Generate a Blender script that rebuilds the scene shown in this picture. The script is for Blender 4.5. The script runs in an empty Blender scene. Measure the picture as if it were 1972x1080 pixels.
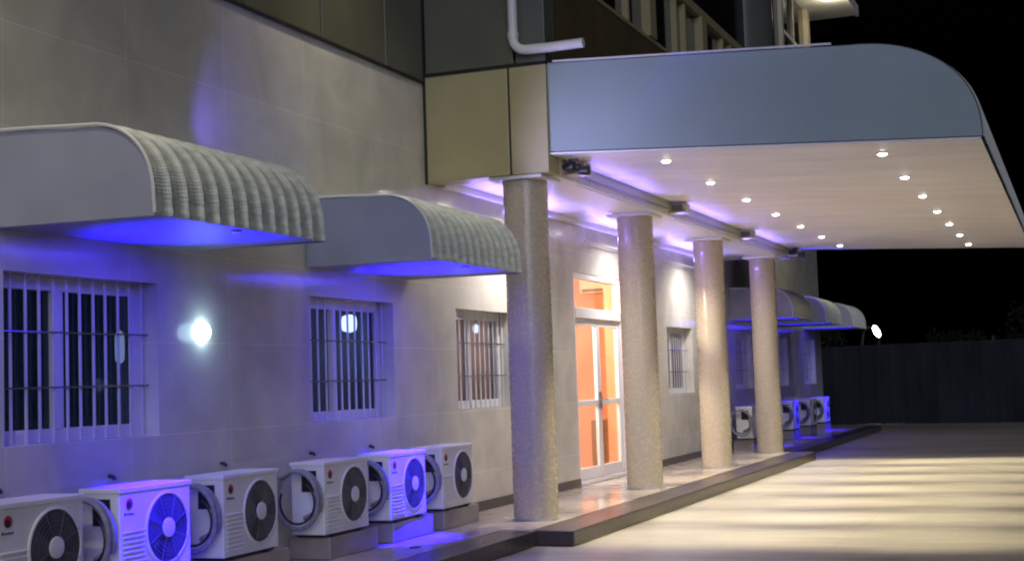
import bpy, bmesh, math, random
from mathutils import Vector, Matrix
random.seed(7)
C = bpy.context.scene.collection
scn = bpy.context.scene

# ------------------------------------------------------------------ camera
cam_d = bpy.data.cameras.new("camera"); cam = bpy.data.objects.new("camera", cam_d); C.objects.link(cam)
cam_d.sensor_width = 36.0; cam_d.lens = 2790.0 / 1972.0 * 36.0
cam_d.clip_start = 0.1; cam_d.clip_end = 500
rows = ((0.93000614, 0.05730252, 0.36304959), (0.36597767, -0.05328155, -0.9290971), (-0.03389576, 0.99693405, -0.07052361))
m = Matrix(rows).to_4x4(); m.translation = (0, 0, 1.30)
cam.matrix_world = m
scn.camera = cam

# ------------------------------------------------------------------ world, exposure
world = bpy.data.worlds.new("World"); scn.world = world; world.use_nodes = True
wn = world.node_tree.nodes; wl = world.node_tree.links
sky = wn.new('ShaderNodeTexSky'); sky.sky_type = 'NISHITA'; sky.sun_disc = False
sky.sun_elevation = math.radians(-4); sky.sun_rotation = math.radians(200)
wl.new(sky.outputs[0], wn['Background'].inputs[0]); wn['Background'].inputs[1].default_value = 0.025
scn.view_settings.view_transform = 'Standard'; scn.view_settings.look = 'None'
scn.view_settings.exposure = 0.1; scn.view_settings.gamma = 1
scn.render.engine = 'CYCLES'
scn.cycles.use_denoising = True
scn.cycles.max_bounces = 8; scn.cycles.diffuse_bounces = 5; scn.cycles.glossy_bounces = 4
scn.cycles.sample_clamp_indirect = 6.0
scn.cycles.filter_width = 2.1
scn.cycles.caustics_reflective = False; scn.cycles.caustics_refractive = False

# the cool yard light that falls over the camera's shoulder on everything facing it
sun_d = bpy.data.lights.new("sun", 'SUN'); sun = bpy.data.objects.new("sun", sun_d); C.objects.link(sun)
sun_d.energy = 0.82; sun_d.angle = math.radians(35); sun_d.color = (0.76, 0.80, 1.0)
sun.rotation_euler = Vector((-0.42, 0.86, -0.30)).to_track_quat('-Z', 'Y').to_euler()

# ------------------------------------------------------------------ materials
def P(name, col, rough=0.5, metal=0.0, spec=0.5, emit=None, es=0.0, coat=0.0):
    mt = bpy.data.materials.new(name); mt.use_nodes = True
    b = mt.node_tree.nodes['Principled BSDF']
    b.inputs['Base Color'].default_value = (*col, 1); b.inputs['Roughness'].default_value = rough
    b.inputs['Metallic'].default_value = metal; b.inputs['Specular IOR Level'].default_value = spec
    if coat: b.inputs['Coat Weight'].default_value = coat; b.inputs['Coat Roughness'].default_value = 0.06
    if emit: b.inputs['Emission Color'].default_value = (*emit, 1); b.inputs['Emission Strength'].default_value = es
    return mt
def nodes(mt): return mt.node_tree.nodes, mt.node_tree.links, mt.node_tree.nodes['Principled BSDF']
def mathn(N, L, op, a, b=None):
    n = N.new('ShaderNodeMath'); n.operation = op
    for i, v in enumerate((a, b)):
        if v is None: continue
        if isinstance(v, (int, float)): n.inputs[i].default_value = v
        else: L.new(v, n.inputs[i])
    return n.outputs[0]
def mottle(mt, scale=3.0, amt=0.12, stretch=(1, 1, 1), rough_amt=0.1, bump=0.0, detail=5):
    """uneven colour, sheen and surface"""
    N, L, b = nodes(mt)
    tc = N.new('ShaderNodeTexCoord'); mp = N.new('ShaderNodeMapping'); mp.inputs['Scale'].default_value = stretch
    nz = N.new('ShaderNodeTexNoise'); nz.inputs['Scale'].default_value = scale; nz.inputs['Detail'].default_value = detail
    L.new(tc.outputs['Object'], mp.inputs[0]); L.new(mp.outputs[0], nz.inputs['Vector'])
    c = b.inputs['Base Color'].default_value[:3]
    mr = N.new('ShaderNodeMapRange'); mr.inputs[1].default_value = 0.3; mr.inputs[2].default_value = 0.7
    mr.inputs[3].default_value = 1 - amt; mr.inputs[4].default_value = 1 + amt
    L.new(nz.outputs[0], mr.inputs[0])
    mx = N.new('ShaderNodeMix'); mx.data_type = 'RGBA'; mx.blend_type = 'MULTIPLY'; mx.inputs[0].default_value = 1
    mx.inputs[6].default_value = (*c, 1); L.new(mr.outputs[0], mx.inputs[7]); L.new(mx.outputs[2], b.inputs['Base Color'])
    r0 = b.inputs['Roughness'].default_value
    m2 = N.new('ShaderNodeMapRange'); m2.inputs[3].default_value = max(0.02, r0 - rough_amt); m2.inputs[4].default_value = min(1, r0 + rough_amt)
    L.new(nz.outputs[0], m2.inputs[0]); L.new(m2.outputs[0], b.inputs['Roughness'])
    if bump:
        bp = N.new('ShaderNodeBump'); bp.inputs['Strength'].default_value = bump; bp.inputs['Distance'].default_value = 0.01
        L.new(nz.outputs[0], bp.inputs['Height']); L.new(bp.outputs[0], b.inputs['Normal'])
    return mt

def tile_wall_mat():
    mt = P('polished_wall_tile', (0.50, 0.455, 0.40), 0.13, spec=0.55)
    N, L, b = nodes(mt)
    tc = N.new('ShaderNodeTexCoord'); sp = N.new('ShaderNodeSeparateXYZ'); L.new(tc.outputs['Object'], sp.inputs[0])
    cb = N.new('ShaderNodeCombineXYZ'); L.new(sp.outputs[1], cb.inputs[0]); L.new(mathn(N, L, 'ADD', sp.outputs[2], 0.23), cb.inputs[1])
    br = N.new('ShaderNodeTexBrick'); br.offset = 0.0
    br.inputs['Scale'].default_value = 1; br.inputs['Brick Width'].default_value = 1.2; br.inputs['Row Height'].default_value = 0.63
    br.inputs['Mortar Size'].default_value = 0.004; br.inputs['Mortar Smooth'].default_value = 0.2; br.inputs['Bias'].default_value = 0.0
    br.inputs['Color1'].default_value = (0.54, 0.53, 0.465, 1); br.inputs['Color2'].default_value = (0.565, 0.555, 0.49, 1)
    br.inputs['Mortar'].default_value = (0.68, 0.66, 0.60, 1)
    L.new(cb.outputs[0], br.inputs['Vector'])
    nz = N.new('ShaderNodeTexNoise'); nz.inputs['Scale'].default_value = 2.2; nz.inputs['Detail'].default_value = 6
    nz.inputs['Distortion'].default_value = 0.8
    L.new(tc.outputs['Object'], nz.inputs['Vector'])
    mr = N.new('ShaderNodeMapRange'); mr.inputs[1].default_value = 0.3; mr.inputs[2].default_value = 0.7
    mr.inputs[3].default_value = 0.88; mr.inputs[4].default_value = 1.1; L.new(nz.outputs[0], mr.inputs[0])
    mx = N.new('ShaderNodeMix'); mx.data_type = 'RGBA'; mx.blend_type = 'MULTIPLY'; mx.inputs[0].default_value = 1
    L.new(br.outputs[0], mx.inputs[6]); L.new(mr.outputs[0], mx.inputs[7]); L.new(mx.outputs[2], b.inputs['Base Color'])
    # every tile sits a hair out of plane, and the glaze has a faint orange peel
    fl = N.new('ShaderNodeVectorMath'); fl.operation = 'DIVIDE'; fl.inputs[1].default_value = (1.2, 0.63, 1); L.new(cb.outputs[0], fl.inputs[0])
    f2 = N.new('ShaderNodeVectorMath'); f2.operation = 'FLOOR'; L.new(fl.outputs[0], f2.inputs[0])
    wnz = N.new('ShaderNodeTexWhiteNoise'); L.new(f2.outputs[0], wnz.inputs['Vector'])
    v1 = N.new('ShaderNodeVectorMath'); v1.operation = 'SUBTRACT'; v1.inputs[1].default_value = (0.5, 0.5, 0.5); L.new(wnz.outputs['Color'], v1.inputs[0])
    v2 = N.new('ShaderNodeVectorMath'); v2.operation = 'SCALE'; v2.inputs['Scale'].default_value = 0.010; L.new(v1.outputs[0], v2.inputs[0])
    bp = N.new('ShaderNodeBump'); bp.inputs['Strength'].default_value = 0.10; bp.inputs['Distance'].default_value = 0.01
    n2 = N.new('ShaderNodeTexNoise'); n2.inputs['Scale'].default_value = 5; n2.inputs['Detail'].default_value = 2
    L.new(tc.outputs['Object'], n2.inputs['Vector']); L.new(n2.outputs[0], bp.inputs['Height'])
    v3 = N.new('ShaderNodeVectorMath'); v3.operation = 'ADD'; L.new(bp.outputs[0], v3.inputs[0]); L.new(v2.outputs[0], v3.inputs[1])
    v4 = N.new('ShaderNodeVectorMath'); v4.operation = 'NORMALIZE'; L.new(v3.outputs[0], v4.inputs[0]); L.new(v4.outputs[0], b.inputs['Normal'])
    rr = N.new('ShaderNodeMapRange'); rr.inputs[3].default_value = 0.09; rr.inputs[4].default_value = 0.2
    L.new(nz.outputs[0], rr.inputs[0]); L.new(rr.outputs[0], b.inputs['Roughness'])
    return mt

def mosaic_mat():
    mt = P('column_mosaic', (0.50, 0.44, 0.33), 0.3, spec=0.6)
    N, L, b = nodes(mt)
    uv = N.new('ShaderNodeUVMap'); uv.uv_map = 'UVMap'
    s = N.new('ShaderNodeVectorMath'); s.operation = 'SCALE'; s.inputs['Scale'].default_value = 1 / 0.025; L.new(uv.outputs[0], s.inputs[0])
    f = N.new('ShaderNodeVectorMath'); f.operation = 'FLOOR'; L.new(s.outputs[0], f.inputs[0])
    w = N.new('ShaderNodeTexWhiteNoise'); L.new(f.outputs[0], w.inputs['Vector'])
    fr = N.new('ShaderNodeVectorMath'); fr.operation = 'FRACTION'; L.new(s.outputs[0], fr.inputs[0])
    sp = N.new('ShaderNodeSeparateXYZ'); L.new(fr.outputs[0], sp.inputs[0])
    gx = mathn(N, L, 'LESS_THAN', sp.outputs[0], 0.1); gy = mathn(N, L, 'LESS_THAN', sp.outputs[1], 0.1)
    g = mathn(N, L, 'MAXIMUM', gx, gy)
    cr = N.new('ShaderNodeValToRGB'); cr.color_ramp.elements[0].color = (0.45, 0.39, 0.295, 1); cr.color_ramp.elements[1].color = (0.48, 0.415, 0.31, 1)
    L.new(w.outputs['Value'], cr.inputs[0])
    mx = N.new('ShaderNodeMix'); mx.data_type = 'RGBA'; L.new(g, mx.inputs[0]); L.new(cr.outputs[0], mx.inputs[6]); mx.inputs[7].default_value = (0.42, 0.37, 0.285, 1)
    L.new(mx.outputs[2], b.inputs['Base Color'])
    sc = N.new('ShaderNodeSeparateColor'); L.new(w.outputs['Color'], sc.inputs[0])
    pw = mathn(N, L, 'ADD', mathn(N, L, 'MULTIPLY', mathn(N, L, 'POWER', sc.outputs[2], 0.7), 0.26), 0.06)
    L.new(mathn(N, L, 'MAXIMUM', pw, g), b.inputs['Roughness'])
    geo = N.new('ShaderNodeNewGeometry')
    v1 = N.new('ShaderNodeVectorMath'); v1.operation = 'SUBTRACT'; v1.inputs[1].default_value = (0.5, 0.5, 0.5); L.new(w.outputs['Color'], v1.inputs[0])
    v2 = N.new('ShaderNodeVectorMath'); v2.operation = 'SCALE'; v2.inputs["Scale"].default_value = 0.075; L.new(v1.outputs[0], v2.inputs[0])
    v3 = N.new('ShaderNodeVectorMath'); v3.operation = 'ADD'; L.new(geo.outputs['Normal'], v3.inputs[0]); L.new(v2.outputs[0], v3.inputs[1])
    v4 = N.new('ShaderNodeVectorMath'); v4.operation = 'NORMALIZE'; L.new(v3.outputs[0], v4.inputs[0]); L.new(v4.outputs[0], b.inputs['Normal'])
    return mt

def paving_mat():
    mt = P('worn_concrete', (0.40, 0.36, 0.29), 0.42, spec=0.5)
    N, L, b = nodes(mt)
    tc = N.new('ShaderNodeTexCoord')
    def noise(scale, st, det=5):
        mp = N.new('ShaderNodeMapping'); mp.inputs['Scale'].default_value = st; L.new(tc.outputs['Object'], mp.inputs[0])
        n = N.new('ShaderNodeTexNoise'); n.inputs['Scale'].default_value = scale; n.inputs['Detail'].default_value = det; L.new(mp.outputs[0], n.inputs['Vector']); return n.outputs[0]
    a = noise(0.7, (0.5, 1.3, 1)); c = noise(4.0, (0.35, 2.2, 1), 6); d = noise(60, (1, 1, 1), 3)
    s = mathn(N, L, 'ADD', mathn(N, L, 'MULTIPLY', a, 0.5), mathn(N, L, 'ADD', mathn(N, L, 'MULTIPLY', c, 0.30), mathn(N, L, 'MULTIPLY', d, 0.20)))
    cr = N.new('ShaderNodeValToRGB'); e = cr.color_ramp.elements
    e[0].position = 0.36; e[0].color = (0.25, 0.225, 0.165, 1); e[1].position = 0.60; e[1].color = (0.45, 0.42, 0.33, 1)
    L.new(s, cr.inputs[0])
    br = N.new('ShaderNodeTexBrick'); br.offset = 0.5; br.inputs['Scale'].default_value = 1; br.inputs['Brick Width'].default_value = 4.0; br.inputs['Row Height'].default_value = 3.0
    br.inputs['Mortar Size'].default_value = 0.006; br.inputs['Color1'].default_value = (1, 1, 1, 1); br.inputs['Color2'].default_value = (0.96, 0.96, 0.96, 1); br.inputs['Mortar'].default_value = (0.75, 0.75, 0.75, 1)
    L.new(tc.outputs['Object'], br.inputs['Vector'])
    mx = N.new('ShaderNodeMix'); mx.data_type = 'RGBA'; mx.blend_type = 'MULTIPLY'; mx.inputs[0].default_value = 1
    L.new(cr.outputs[0], mx.inputs[6]); L.new(br.outputs[0], mx.inputs[7]); L.new(mx.outputs[2], b.inputs['Base Color'])
    bp = N.new('ShaderNodeBump'); bp.inputs['Strength'].default_value = 0.25; bp.inputs['Distance'].default_value = 0.01
    L.new(s, bp.inputs['Height']); L.new(bp.outputs[0], b.inputs['Normal'])
    rr = N.new('ShaderNodeMapRange'); rr.inputs[3].default_value = 0.55; rr.inputs[4].default_value = 0.3; L.new(a, rr.inputs[0]); L.new(rr.outputs[0], b.inputs['Roughness'])
    return mt

def glass_mat(name, tint, gloss=0.5):
    mt = bpy.data.materials.new(name); mt.use_nodes = True
    N, L = mt.node_tree.nodes, mt.node_tree.links; N.remove(N['Principled BSDF'])
    t = N.new('ShaderNodeBsdfTransparent'); t.inputs[0].default_value = (*tint, 1)
    g = N.new('ShaderNodeBsdfGlossy'); g.inputs['Roughness'].default_value = 0.03; g.inputs[0].default_value = (0.9, 0.93, 1, 1)
    ge = N.new('ShaderNodeNewGeometry'); dt = N.new('ShaderNodeVectorMath'); dt.operation = 'DOT_PRODUCT'
    L.new(ge.outputs['Normal'], dt.inputs[0]); L.new(ge.outputs['Incoming'], dt.inputs[1])
    ab = mathn(N, L, 'SUBTRACT', 1.0, mathn(N, L, 'ABSOLUTE', dt.outputs['Value'])); fz = mathn(N, L, 'ADD', mathn(N, L, 'MULTIPLY', mathn(N, L, 'POWER', ab, 5.0), 0.92), 0.05)
    mx = N.new('ShaderNodeMixShader'); L.new(fz, mx.inputs[0]); L.new(t.outputs[0], mx.inputs[1]); L.new(g.outputs[0], mx.inputs[2])
    L.new(mx.outputs[0], N['Material Output'].inputs[0]); return mt

M = {}
M['tile'] = tile_wall_mat(); M['mosaic'] = mosaic_mat(); M['ground'] = paving_mat()
M['floor'] = mottle(P('porch_floor_tile', (0.50, 0.44, 0.37), 0.16, spec=0.5), 5, 0.08, rough_amt=0.06)
M['granite'] = mottle(P('dark_granite', (0.055, 0.045, 0.038), 0.3), 60, 0.2, rough_amt=0.1)
M['plinth'] = mottle(P('plinth_tile', (0.34, 0.31, 0.27), 0.18), 4, 0.12, rough_amt=0.06)
M['panel_dark'] = mottle(P('dark_cladding_panel', (0.105, 0.108, 0.07), 0.35, spec=0.5), 1.2, 0.2, rough_amt=0.1)
M['panel_box'] = mottle(P('champagne_panel', (0.36, 0.325, 0.17), 0.42), 1.5, 0.1, rough_amt=0.06)
M['panel_brown'] = mottle(P('brown_spandrel_panel', (0.11, 0.08, 0.04), 0.4), 1.2, 0.2)
M['seam'] = P('black_joint', (0.01, 0.01, 0.01), 0.6)
M['fascia'] = mottle(P('blue_grey_fascia', (0.29, 0.365, 0.365), 0.45), 1.2, 0.06, rough_amt=0.05, bump=0.1)
M['soffit'] = mottle(P('soffit_panel', (0.77, 0.755, 0.78), 0.42), 1.6, 0.10, (0.5, 2.0, 1), 0.1, 0.08)
M['white'] = mottle(P('white_paint', (0.72, 0.72, 0.70), 0.4), 6, 0.06)
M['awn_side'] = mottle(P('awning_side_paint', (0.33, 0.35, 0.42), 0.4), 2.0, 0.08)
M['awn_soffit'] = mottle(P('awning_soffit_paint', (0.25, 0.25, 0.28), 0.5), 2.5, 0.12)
M['awn_metal'] = mottle(P('ribbed_awning_metal', (0.60, 0.635, 0.56), 0.42, spec=0.6), 8, 0.2, (1, 1, 3), 0.1)
M['alu'] = P('white_aluminium', (0.70, 0.70, 0.72), 0.32)
M['bar'] = P('grille_white_paint', (0.60, 0.60, 0.62), 0.3)
M['rod'] = P('dark_chrome_rod', (0.16, 0.15, 0.15), 0.15, metal=0.9)
M['glass'] = glass_mat('window_glass', (0.35, 0.38, 0.45))
M['glass_door'] = glass_mat('door_glass', (0.92, 0.92, 0.92))
M['dark_glass'] = P('dark_curtain_glass', (0.012, 0.013, 0.012), 0.08, spec=0.8)
M['room'] = P('blue_grey_room_paint', (0.22, 0.26, 0.36), 0.8)
M['room_brown'] = mottle(P('brown_curtain', (0.5, 0.33, 0.12), 0.9), 20, 0.4, (1, 3, 0.1))
M['orange'] = P('orange_wall_paint', (0.90, 0.33, 0.16), 0.6)
M['casing'] = mottle(P('aircon_casing', (0.75, 0.75, 0.72), 0.38), 3, 0.10, (1, 1, 0.4))
M['black'] = P('black_plastic', (0.015, 0.015, 0.017), 0.45)
M['fan'] = P('fan_grey_plastic', (0.065, 0.07, 0.085), 0.35)
M['guard'] = P('guard_wire', (0.13, 0.135, 0.15), 0.4)
M['fan_back'] = P('fan_shroud_grey', (0.035, 0.037, 0.045), 0.5)
M['foam'] = mottle(P('pipe_insulation', (0.25, 0.25, 0.27), 0.6), 30, 0.2)
M['red'] = P('emblem_red', (0.55, 0.03, 0.04), 0.4)
M['ink'] = P('emblem_dark', (0.03, 0.02, 0.03), 0.5)
M['frame_gold'] = P('facade_window_frame', (0.36, 0.31, 0.16), 0.4)
M['pale_trim'] = mottle(P('pale_plaster', (0.62, 0.56, 0.40), 0.6), 4, 0.1)
M['wood'] = mottle(P('brown_wood', (0.22, 0.09, 0.03), 0.4), 5, 0.2, (1, 1, 6))
M['cream'] = P('cream_plastic', (0.8, 0.72, 0.45), 0.4)
M['steel'] = P('brushed_steel', (0.4, 0.4, 0.4), 0.3, metal=1)
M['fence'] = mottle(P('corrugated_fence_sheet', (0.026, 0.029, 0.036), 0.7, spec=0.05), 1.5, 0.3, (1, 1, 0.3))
M['galv'] = P('dark_pole_paint', (0.015, 0.018, 0.02), 0.6)
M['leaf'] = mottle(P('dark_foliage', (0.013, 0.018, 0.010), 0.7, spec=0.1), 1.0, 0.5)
M['bark'] = P('bark', (0.08, 0.06, 0.04), 0.9)
M['grey_box'] = P('grey_metal_box', (0.50, 0.50, 0.42), 0.4)
M['lamp_white'] = P('lamp_glow', (0.9, 0.9, 0.9), 0.4, emit=(1.0, 0.93, 0.82), es=22)
M['globe'] = P('globe_glow', (0.9, 0.95, 1), 0.4, emit=(0.62, 0.90, 1.0), es=20)
M['room_lamp'] = P('room_lamp_glow', (0.9, 0.9, 0.9), 0.4, emit=(0.85, 0.93, 1.0), es=9)
M['room_dim'] = P('room_tube_glow', (0.9, 0.9, 0.9), 0.4, emit=(0.6, 0.75, 1.0), es=1.6)
M['street'] = P('street_led_glow', (0.9, 0.9, 0.9), 0.4, emit=(0.9, 1.0, 1.0), es=30)
M['blue_led'] = P('blue_led_glow', (0.1, 0.1, 0.9), 0.4, emit=(0.05, 0.03, 1.0), es=2.5)

# ------------------------------------------------------------------ mesh builder
class MB:
    def __init__(s): s.v = []; s.f = []; s.uv = None
    def add(s, vs, fs):
        o = len(s.v); s.v += [tuple(v) for v in vs]; s.f += [tuple(i + o for i in f) for f in fs]; return s
    def quad(s, a, b, c, d): return s.add([a, b, c, d], [(0, 1, 2, 3)])
    def box(s, x0, x1, y0, y1, z0, z1, bev=0.0):
        if bev <= 0:
            return s.add([(x, y, z) for x in (x0, x1) for y in (y0, y1) for z in (z0, z1)],
                         [(0, 1, 3, 2), (4, 6, 7, 5), (0, 4, 5, 1), (2, 3, 7, 6), (0, 2, 6, 4), (1, 5, 7, 3)])
        bm = bmesh.new(); bmesh.ops.create_cube(bm, size=1)
        for v in bm.verts: v.co = ((x0 + x1) / 2 + v.co.x * (x1 - x0), (y0 + y1) / 2 + v.co.y * (y1 - y0), (z0 + z1) / 2 + v.co.z * (z1 - z0))
        bmesh.ops.bevel(bm, geom=bm.edges[:], offset=bev, segments=2, affect='EDGES', profile=0.5)
        bm.verts.index_update()
        s.add([v.co[:] for v in bm.verts], [[v.index for v in f.verts] for f in bm.faces]); bm.free(); return s
    def lathe(s, prof, c, axis='z', n=24, caps=True):
        """prof: list of (radius, height along axis)"""
        vs = []
        for r, h in prof:
            for k in range(n):
                a = 2 * math.pi * k / n; p, q = r * math.cos(a), r * math.sin(a)
                vs.append({'z': (c[0] + p, c[1] + q, c[2] + h), 'x': (c[0] + h, c[1] + p, c[2] + q), 'y': (c[0] + q, c[1] + h, c[2] + p)}[axis])
        fs = [(i * n + k, i * n + (k + 1) % n, (i + 1) * n + (k + 1) % n, (i + 1) * n + k) for i in range(len(prof) - 1) for k in range(n)]
        if caps: fs += [tuple(range(n))[::-1], tuple((len(prof) - 1) * n + k for k in range(n))]
        return s.add(vs, fs)
    def tube(s, pts, r, n=8, rib=0.0):
        pts = [Vector(p) for p in pts]; vs = []; prev = None
        for i, p in enumerate(pts):
            t = (pts[min(i + 1, len(pts) - 1)] - pts[max(i - 1, 0)]).normalized()
            u = t.orthogonal().normalized() if prev is None else (prev - t * prev.dot(t)).normalized()
            prev = u; w = t.cross(u); rr = (r[i] if isinstance(r, (list, tuple)) else r) * (1 + rib * (i % 2))
            for k in range(n):
                a = 2 * math.pi * k / n; vs.append(p + u * math.cos(a) * rr + w * math.sin(a) * rr)
        m = len(pts)
        fs = [(i * n + k, i * n + (k + 1) % n, (i + 1) * n + (k + 1) % n, (i + 1) * n + k) for i in range(m - 1) for k in range(n)]
        fs += [tuple(range(n))[::-1], tuple((m - 1) * n + k for k in range(n))]
        return s.add(vs, fs)
    def extr_y(s, prof, y0, y1):
        """closed XZ outline extruded along Y"""
        n = len(prof)
        vs = [(x, y0, z) for x, z in prof] + [(x, y1, z) for x, z in prof]
        return s.add(vs, [tuple(range(n)), tuple(range(2 * n - 1, n - 1, -1))] + [(i, i + n, (i + 1) % n + n, (i + 1) % n) for i in range(n)])
    def build(s, name, mat, parent=None, smooth=False, **props):
        o3 = Vector((0, 0, 0)); q = parent
        while q is not None: o3 += q.location; q = q.parent
        me = bpy.data.meshes.new(name); me.from_pydata([(v[0] - o3.x, v[1] - o3.y, v[2] - o3.z) for v in s.v], [], s.f)
        bm = bmesh.new(); bm.from_mesh(me); bmesh.ops.recalc_face_normals(bm, faces=bm.faces); bm.to_mesh(me); bm.free()
        if smooth:
            me.shade_smooth()
            bm = bmesh.new(); bm.from_mesh(me)
            for e in bm.edges:
                if len(e.link_faces) == 2 and e.calc_face_angle(0) > math.radians(38): e.smooth = False
            bm.to_mesh(me); bm.free()
        me.materials.append(mat)
        ob = bpy.data.objects.new(name, me); C.objects.link(ob); ob.parent = parent
        for k, v in props.items(): ob[k] = v
        return ob
def thing(name, label, cat, loc=(0, 0, 0), group=None):
    e = bpy.data.objects.new(name, None); C.objects.link(e); e.location = loc; e.empty_display_size = 0.1
    e['label'] = label; e['category'] = cat
    if group: e['group'] = group
    return e
def tag(o, label, cat, group=None):
    o['label'] = label; o['category'] = cat
    if group: o['group'] = group
    return o
def dup(o, loc=None, parent=None, label=None):
    c = o.copy(); C.objects.link(c); c.parent = parent
    if loc is not None: c.location = loc
    if label: c['label'] = label
    for ch in list(o.children): dup(ch, None, c)
    return c
def light(kind, loc, energy, color, parent=None, aim=None, **kw):
    d = bpy.data.lights.new('light', kind); d.energy = energy; d.color = color
    for k, v in kw.items(): setattr(d, k, v)
    o = bpy.data.objects.new('light', d); C.objects.link(o)
    base = Vector((0, 0, 0)); q = parent
    while q is not None: base += q.location; q = q.parent
    o.parent = parent; o.location = Vector(loc) - base
    if aim is not None: o.rotation_euler = Vector(aim).to_track_quat('-Z', 'Y').to_euler()
    return o

W = -5.85                 # face of the tiled wall
GZ = -0.14                # level of the yard
TOP = 4.24                # top of the tiled wall
YEND = 35.3               # far corner of the building
# ------------------------------------------------------------------ ground, pavement
g = MB(); g.quad((-60, -30, GZ), (60, -30, GZ), (60, 160, GZ), (-60, 160, GZ))
g.build('ground', M['ground'], None, kind='structure')
pv = MB(); pv.box(W - 0.2, -4.9, -3, 12.08, GZ + 0.004, 0.0); pv.box(W - 0.2, -4.62, 12.08, 24.4, GZ + 0.004, 0.0); pv.box(W - 0.2, -4.9, 24.4, 35.65, GZ + 0.004, 0.0)
pav = pv.build('pavement', M['floor'], None, kind='structure')
k = MB(); k.box(-4.9, -4.57, -3, 12.08, GZ + 0.002, -0.004, 0.012); k.box(-4.62, -4.22, 12.083, 24.4, GZ + 0.002, -0.003, 0.012); k.box(-4.9, -4.57, 24.403, 35.65, GZ + 0.002, -0.004, 0.012)
k.build('kerb', M['granite'], pav)

# ------------------------------------------------------------------ hotel building
B = thing('hotel_building', 'long hotel building with polished beige tile ground floor, dark panelled upper floors and barred windows', 'building', (W, 20, 0))
Wn = [(6.79, 8.31, 1.03, 2.06), (10.40, 11.95, 1.03, 2.07), (13.38, 14.90, 1.05, 2.07), (21.36, 22.90, 1.05, 2.08), (25.9, 27.4, 1.05, 2.07), (29.5, 31.0, 1.05, 2.07), (32.9, 34.4, 1.05, 2.07)]
DOOR = (17.06, 19.10, 0.0, 2.66)
def wall_grid(mb, X, y0, y1, z0, z1, holes, depth):
    ys = sorted({y0, y1} | {h[0] for h in holes} | {h[1] for h in holes}); zs = sorted({z0, z1} | {h[2] for h in holes} | {h[3] for h in holes})
    for a, b in zip(ys, ys[1:]):
        for c, d in zip(zs, zs[1:]):
            if any(h[0] <= a and b <= h[1] and h[2] <= c and d <= h[3] for h in holes): continue
            mb.quad((X, a, c), (X, b, c), (X, b, d), (X, a, d)); mb.quad((X - depth, a, c), (X - depth, b, c), (X - depth, b, d), (X - depth, a, d))
    for h in holes:
        a, b, c, d = h
        mb.quad((X, a, c), (X - depth, a, c), (X - depth, a, d), (X, a, d)); mb.quad((X, b, c), (X - depth, b, c), (X - depth, b, d), (X, b, d))
        mb.quad((X, a, c), (X, b, c), (X - depth, b, c), (X - depth, a, c)); mb.quad((X, a, d), (X, b, d), (X - depth, b, d), (X - depth, a, d))
    for (a, b) in ((y0, y1),):
        mb.quad((X, b, z0), (X - depth, b, z0), (X - depth, b, z1), (X, b, z1))
        mb.quad((X, a, z1), (X, b, z1), (X - depth, b, z1), (X - depth, a, z1))
wm = MB(); wall_grid(wm, W, -3, YEND, 0, TOP, Wn + [DOOR], 0.26)
wm.quad((W - 0.26, YEND, 0), (W - 9, YEND, 0), (W - 9, YEND, TOP), (W - 0.26, YEND, TOP))
ob = wm.build('wall', M['tile'], B)
sk = MB(); sk.box(W + 0.002, W + 0.018, 11.0, 17.04, 0.0, 0.10); sk.box(W + 0.002, W + 0.018, 19.12, YEND, 0.0, 0.10)
sk.build('skirting', M['granite'], B)
for a, b in ((-3, 12.73), (25.02, YEND + 0.03)): MB().box(W - 0.27, W + 0.03, a, b, TOP, TOP + 0.02).build('string_course', M['seam'], B)
# upper floor panels on the main wall
ZU = 10.1
pan = MB()
ys = [-3, -1.2, 0.0, 1.2, 2.4, 3.55, 4.75, 5.95, 7.1, 8.3, 9.5, 10.69, 11.9, 12.73]
for a, b in zip(ys, ys[1:]):
    for z0, z1 in ((TOP + 0.022, 6.6), (6.6, 9.0)): pan.box(W - 0.2, W + 0.02, a + 0.012, b - 0.012, z0, z1 - 0.02, 0.006)
pan.build('cladding', M['panel_dark'], B)
pan = MB()
ys = [25.02 + 1.0275 * i for i in range(11)]
for a, b in zip(ys, ys[1:]):
    pan.box(W - 0.2, W + 0.02, a + 0.012, b - 0.012, TOP + 0.022, 6.6, 0.006)
pan.build('cladding', M['panel_dark'], B)
bk = MB(); bk.box(W - 9, W - 0.21, -3, YEND - 0.02, TOP + 0.002, 6.9); bk.box(W - 9, W - 0.21, -3, 12.7, 6.9, 9.0); bk.build('core_wall', M['seam'], B)
# main wall of the upper storey beyond the entrance bay: dark glass, pale mullions, lit corner pier
ug = MB(); ug.box(W - 9, W, 25.02, YEND - 0.36, 6.92, ZU); ug.build('curtain_glass', M['dark_glass'], B)
for y in (26.6, 28.4, 30.2, 31.4, 33.2):
    um = MB(); um.box(W + 0.003, W + 0.07, y, y + 0.09, 6.6, ZU); um.build('mullion', M['pale_trim'], B)
um = MB(); um.box(W - 0.3, W + 0.10, YEND - 0.35, YEND + 0.02, 6.6, ZU); um.build('corner_pier', M['pale_trim'], B)
um = MB(); um.box(W + 0.003, W + 0.06, 25.02, YEND - 0.36, 8.9, 8.98); um.build('transom_bar', M['pale_trim'], B)
ev = MB(); ev.box(W - 9, -4.75, 25.0, YEND + 0.9, ZU + 0.003, ZU + 0.16); ev.box(-4.75, -4.68, 24.95, YEND + 0.95, ZU - 0.02, ZU + 0.24); ev.build('eave', M['white'], B)

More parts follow.
